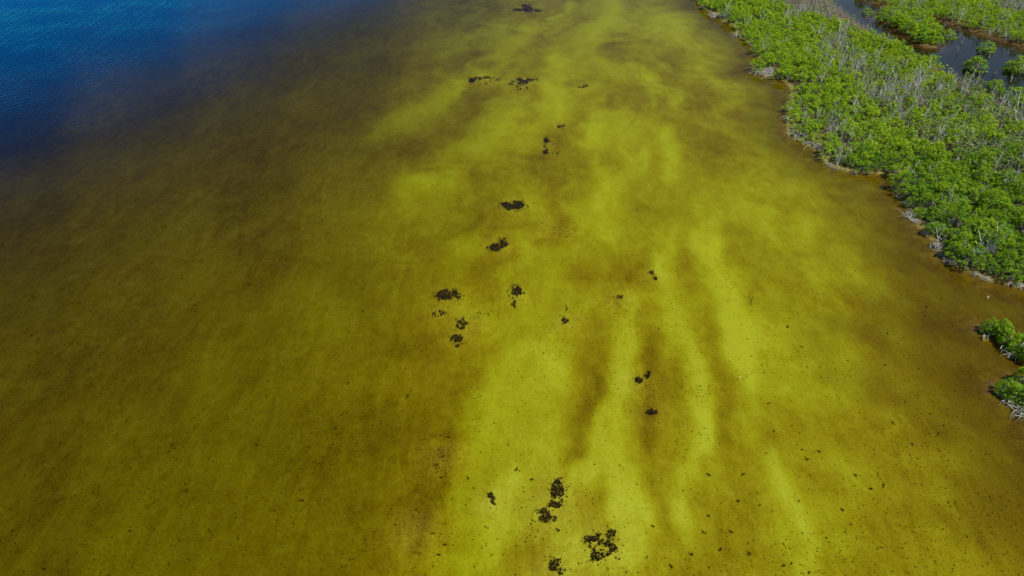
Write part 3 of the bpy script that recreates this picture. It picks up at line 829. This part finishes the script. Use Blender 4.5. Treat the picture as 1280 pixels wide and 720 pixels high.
# ------------------------------------------------------------------ seaweed on the bed
def lump(rg, x, y, zb, zt, r):
    """one ragged weed tuft from the bed up to zt: three uneven rings"""
    k = 5; V = []
    for zz, q in ((zb - .02, .75), (zb + (zt - zb) * .55, 1.0), (zt, .55)):
        a = np.arange(k) / k * 6.283 + rg.random() * 1.2
        rr = r * q * (.55 + .8 * rg.random(k))
        V.append(np.stack([x + rr * np.cos(a), y + rr * np.sin(a), np.full(k, zz) + (rg.random(k) - .5) * .02], 1))
    V.append(np.array([[x, y, zt + .015]]))
    V = np.vstack(V); F = []
    for i in range(2):
        for j in range(k):
            F.append((i * k + j, i * k + (j + 1) % k, (i + 1) * k + (j + 1) % k, (i + 1) * k + j))
    for j in range(k): F.append((2 * k + j, 2 * k + (j + 1) % k, 3 * k, 3 * k))
    return V, np.array(F)

def weed(px, py, subs, label, dens=1.0, loose=False):
    """subs: (dx px, dy px, rx px, ry px, fill)"""
    rg = np.random.default_rng(int(px * 7 + py)); parts = []
    cx, cy = px2w(px, py); cz_ = float(ground_z(cx, cy)[0])
    subs = list(subs) + [(dx, dy, rx * 1.7, ry * 1.7, .035 * fill) for dx, dy, rx, ry, fill in subs]
    for dx, dy, rx, ry, fill in subs:
        m = px2w(px + dx, py + dy); ex = px2w(px + dx + rx, py + dy); ey = px2w(px + dx, py + dy + ry)
        wx = abs(ex[0] - m[0]); wy = abs(ey[1] - m[1])
        n = int(max(3, wx * wy * 560 * fill * dens))
        for t in range(min(n, 1100)):
            a = rg.random() * 6.28; q = rg.random() ** .5 * (1.0 if rg.random() < .8 else 1.0 + .9 * rg.random())
            x, y = m[0] + wx * q * math.cos(a), m[1] + wy * q * math.sin(a)
            if fill > .06 and fbm(x * 2.6, y * 2.6, 71, 3) < .64 - .32 * min(fill, 1) + .14 * max(q - .5, 0): continue
            zb = float(ground_z(x, y)[0])
            parts.append(lump(rg, x - cx, y - cy, zb - cz_, (-cz_ + .004 - .15 * rg.random()) if fill > (.45 if loose else .06) else zb - cz_ + .03 + .05 * rg.random(), (.016 + .055 * rg.random() ** 1.5)))
    if not parts: return
    o = link(D.objects.new('seaweed_patch', tri_mesh('seaweed_patch', cat(parts), M_WEED)))
    o.location = (cx, cy, cz_); tag(o, label, 'seaweed', kind='stuff' if loose else None)

weed(641, 255, [(0, 0, 12, 5, 1), (-9, -2, 6, 3, .8), (9, -1, 5, 4, .8)], 'solid oval seaweed patch standing clear of other weed')
weed(625, 304, [(-5, 3, 8, 4, 1), (4, -3, 4, 5, .9), (8, 0, 4, 2, .6)], 'two lobed seaweed patch near a pale round sand spot')
weed(559, 366, [(0, 0, 13, 6, .95), (10, 1, 7, 7, .5), (-9, 4, 7, 3, .7)], 'largest slanted seaweed patch on the brown bed')
weed(549, 388, [(-5, 3, 4, 3, .6), (3, 1, 5, 3, .6), (-8, -8, 3, 3, .4)], 'small broken seaweed crumbs below the slanted patch', loose=True)
weed(578, 403, [(0, 0, 7, 7, .65), (12, -9, 7, 4, .3), (28, -16, 12, 4, .18)], 'speckled seaweed clump trailing towards the sand bars', loose=True)
weed(571, 421, [(0, 0, 7, 5, 1), (1, 8, 4, 2, .6)], 'compact round seaweed clump under the speckled trail')
weed(645, 363, [(0, -1, 7, 6, 1), (-3, 12, 4, 6, .4), (4, 8, 5, 5, .25)], 'round seaweed clump with crumbs trailing below it')
weed(697, 612, [(0, 0, 8, 13, 1.1), (2, -15, 6, 3, .5), (-3, 15, 10, 6, .75)], 'largest solid black seaweed mass on bright sand')
weed(681, 642, [(0, 0, 8, 9, 1), (8, 5, 8, 8, .5), (-13, 8, 5, 7, .35), (-6, 20, 8, 8, .25)], 'crumbling black seaweed clump at the tail of the largest mass', loose=True)
weed(752, 678, [(14, -18, 4, 8, .8), (-16, -7, 9, 4, .65), (2, -5, 14, 9, .75), (16, 4, 6, 5, .9), (-6, 15, 9, 5, .8), (12, 15, 7, 4, .7), (-4, 4, 18, 14, .25)], 'lacy scattered seaweed patch with bright sand showing through')
weed(693, 706, [(0, -4, 6, 8, .9), (3, 6, 8, 8, .45), (-6, 10, 4, 6, .4)], 'upright seaweed clump below the largest black mass')
weed(550, 567, [(-2, 0, 7, 12, .35), (8, -30, 8, 12, .2), (4, 20, 8, 8, .2), (-3, 12, 6, 8, .25)], 'diffuse speckled seaweed along the edge of the brown bed', loose=True)
weed(615, 623, [(-2, -6, 3, 3, .8), (2, 3, 4, 7, .6), (-3, 14, 3, 6, .2)], 'thin upright seaweed wisp on bright sand')
weed(518, 648, [(0, 0, 6, 22, .13), (4, 30, 6, 20, .12)], 'faint line of seaweed crumbs on the brown bed edge', loose=True)
weed(799, 473, [(0, 0, 5, 4, 1), (11, -6, 3, 2, .9), (13, -10, 2, 2, .6)], 'small seaweed knot between two bright sand bars')
weed(817, 513, [(0, 0, 6, 3, 1), (-7, 2, 4, 1.5, .6)], 'short flat seaweed bar between two bright sand bars')
weed(683, 180, [(0, -6, 3, 4, .6), (0, 2, 3, 4, .5), (-1, 8, 4, 2, .4), (12, 2, 9, 10, .1)], 'upright ragged seaweed patch on dim sand')
weed(604, 97, [(-8, 0, 8, 2, .55), (6, -1, 9, 1.5, .5), (18, 2, 6, 1.5, .3), (-14, 2, 4, 2, .5), (4, 5, 10, 2, .2)], 'long branching seaweed streak on the distant bed')
weed(653, 102, [(0, 0, 7, 3, .6), (-4, -4, 4, 3, .5), (8, -3, 6, 2, .5), (-14, 0, 6, 4, .2), (3, 6, 12, 5, .12), (14, -4, 6, 1.5, .3)], 'ragged seaweed patch beside the long branching streak')
weed(660, 11, [(0, 0, 7, 3, .7), (-12, 0, 7, 1.5, .5), (11, 1, 9, 1.5, .45), (-2, -5, 5, 2, .5)], 'most distant seaweed patch with spreading arms')
weed(727, 108, [(0, 0, 4, 1.3, .5), (5, -2, 3, 1, .4)], 'small distant slanted seaweed sliver')
weed(703, 156, [(0, 0, 5, 1.4, .5), (-5, 1, 3, 1, .4)], 'low arched seaweed sliver on pale sand')
weed(707, 399, [(0, 0, 4, 3, .9), (-5, -5, 3, 2, .5), (5, -10, 3, 3, .3), (0, -18, 3, 3, .3)], 'small seaweed knot beside a dim hollow')
weed(775, 370, [(0, -1, 6, 2, .5), (-4, 9, 8, 4, .25), (6, 18, 12, 8, .1)], 'faint smudge of seaweed above the bright bar', loose=True)
weed(817, 342, [(-2, -3, 3, 3, .6), (2, 3, 3, 3, .6), (0, 0, 2, 3, .6)], 'slanting dark seaweed streak by a brown hollow')
weed(690, 284, [(0, 0, 14, 8, .1), (12, 2, 10, 8, .06)], 'sparse seaweed dots below the solid oval patch', loose=True)

rgT = np.random.default_rng(5)
TUFT = []
for i in range(5):
    TUFT.append(tri_mesh('seaweed_tuft', cat([lump(rgT, *(rgT.normal(size=2) * .09), -.02, .12 + .1 * rgT.random(), .07 + .05 * rgT.random()) for _ in range(3 + i % 3)]), M_WEED))
TP = [(962, 501), (969, 536), (991, 529), (1004, 558), (1010, 571), (915, 661), (937, 687), (981, 703), (991, 700), (866, 688), (839, 704), (882, 661), (817, 654), (924, 622), (552, 592), (584, 593),
      (645, 582), (665, 596), (698, 660), (519, 633), (548, 688), (540, 664), (555, 676), (489, 539), (550, 540), (434, 472), (452, 382), (1178, 370), (1160, 380), (1158, 391), (986, 405), (1002, 430),
      (1150, 457), (1165, 513), (1107, 452), (1110, 413), (1119, 525), (210, 546), (228, 603), (158, 652), (220, 664), (417, 526), (33, 407), (42, 412), (405, 163), (308, 347), (252, 502), (318, 546), (375, 616),
      (293, 663), (46, 699), (508, 488), (502, 507), (1035, 668), (1026, 560), (1055, 633), (1107, 604), (1090, 607), (1142, 551), (1072, 590), (887, 589), (930, 590), (951, 627), (1000, 623), (887, 640), (901, 682)]
for k, (px, py) in enumerate(TP):
    x, y = px2w(px, py); z = float(ground_z(x, y)[0])
    o = link(D.objects.new('seaweed_tuft', TUFT[k % 5])); o.location = (x, y, z); o.rotation_euler = (0, 0, rgT.random() * 6.28)
    q = .45 + .4 * rgT.random(); o.scale = (q * 1.2, q * .8, .6)
    tag(o, 'tiny dark seaweed tuft dotted on the open sand', 'seaweed', 'small seaweed tufts on the sand')

# uncountable crumbs of weed strewn over the bed
n = 40000
u = np.stack([rng.uniform(-20, 1300, n), rng.uniform(-10, 740, n) ** 1.0], 1)
W = px2w(u[:, 0], u[:, 1])
dn = fbm(W[:, 0] * .12, W[:, 1] * .12, 81, 4)
side = np.interp(u[:, 0], [0, 350, 520, 700, 900, 1000, 1200], [.8, .8, .75, .5, .55, .8, .75])
sel = (rng.random(n) < np.clip((dn - .40) * 5.5, .15, 1) * side) & ~inside(W[:, 0], W[:, 1], LAND_W)
W = W[sel]; wz = ground_z(W[:, 0], W[:, 1]); m = len(W)
r = .022 + .065 * rng.random(m) ** 3.6
base = np.array([(1, 0, -.2), (.2, .9, -.2), (-.9, .5, -.2), (-.7, -.7, -.2), (.4, -.8, -.2), (.1, .05, .7)])
an = rng.random(m) * 6.28
sx = r * (.7 + 1.2 * rng.random(m)); ca, sa = np.cos(an), np.sin(an)
bx = base[None, :, 0] * sx[:, None] * (.6 + .8 * rng.random((m, 6))); by = base[None, :, 1] * r[:, None] * (.6 + .8 * rng.random((m, 6)))
V = np.stack([W[:, 0, None] + bx * ca[:, None] - by * sa[:, None], W[:, 1, None] + bx * sa[:, None] + by * ca[:, None], wz[:, None] + base[None, :, 2] * r[:, None] + .004], 2).reshape(-1, 3)
F = (np.array([(0, 1, 5), (1, 2, 5), (2, 3, 5), (3, 4, 5), (4, 0, 5)])[None] + (np.arange(m) * 6)[:, None, None]).reshape(-1, 3)
o = link(D.objects.new('weed_crumbs', mesh_np('weed_crumbs', V, F, M_WEED)))
tag(o, 'countless dark specks of weed and shell strewn over the lagoon bed', 'debris', kind='stuff')

# ------------------------------------------------------------------ flotsam and a sunken twig
def small_rock(name, px, py, r, mat, label, cat_):
    rg = np.random.default_rng(int(px)); x, y = px2w(px, py); z = float(ground_z(x, y)[0])
    g = cat([lump(rg, rg.normal() * r * .3, rg.normal() * r * .3, 0.0, -z + .05 + .04 * rg.random(), r * (.5 + .5 * rg.random())) for _ in range(3)])
    o = link(D.objects.new(name, tri_mesh(name, g, mat))); o.location = (x, y, z); tag(o, label, cat_)
small_rock('flotsam', 1235, 371, .09, M_FLOT, 'small white piece of flotsam off the mangrove inlet', 'flotsam')
small_rock('flotsam', 925, 471, .05, M_FLOT, 'tiny white shell speck on a bright sand bar', 'flotsam')
x, y = px2w(941, 374); z = float(ground_z(x, y)[0])
g = cat([tube([(-.25, -.55, .02), (-.12, -.1, -z * .6), (-.2, .35, -z + .02), (-.05, .75, -z + .04)], .035, .02, 5), tube([(-.12, -.1, -z * .6), (.05, .2, -z + .01), (.08, .45, -z + .03)], .025, .015, 5)])
o = link(D.objects.new('sunken_branch', tri_mesh('sunken_branch', g, M_WEED))); o.location = (x, y, z)
tag(o, 'thin forked dark branch lying in the shallow water', 'branch')
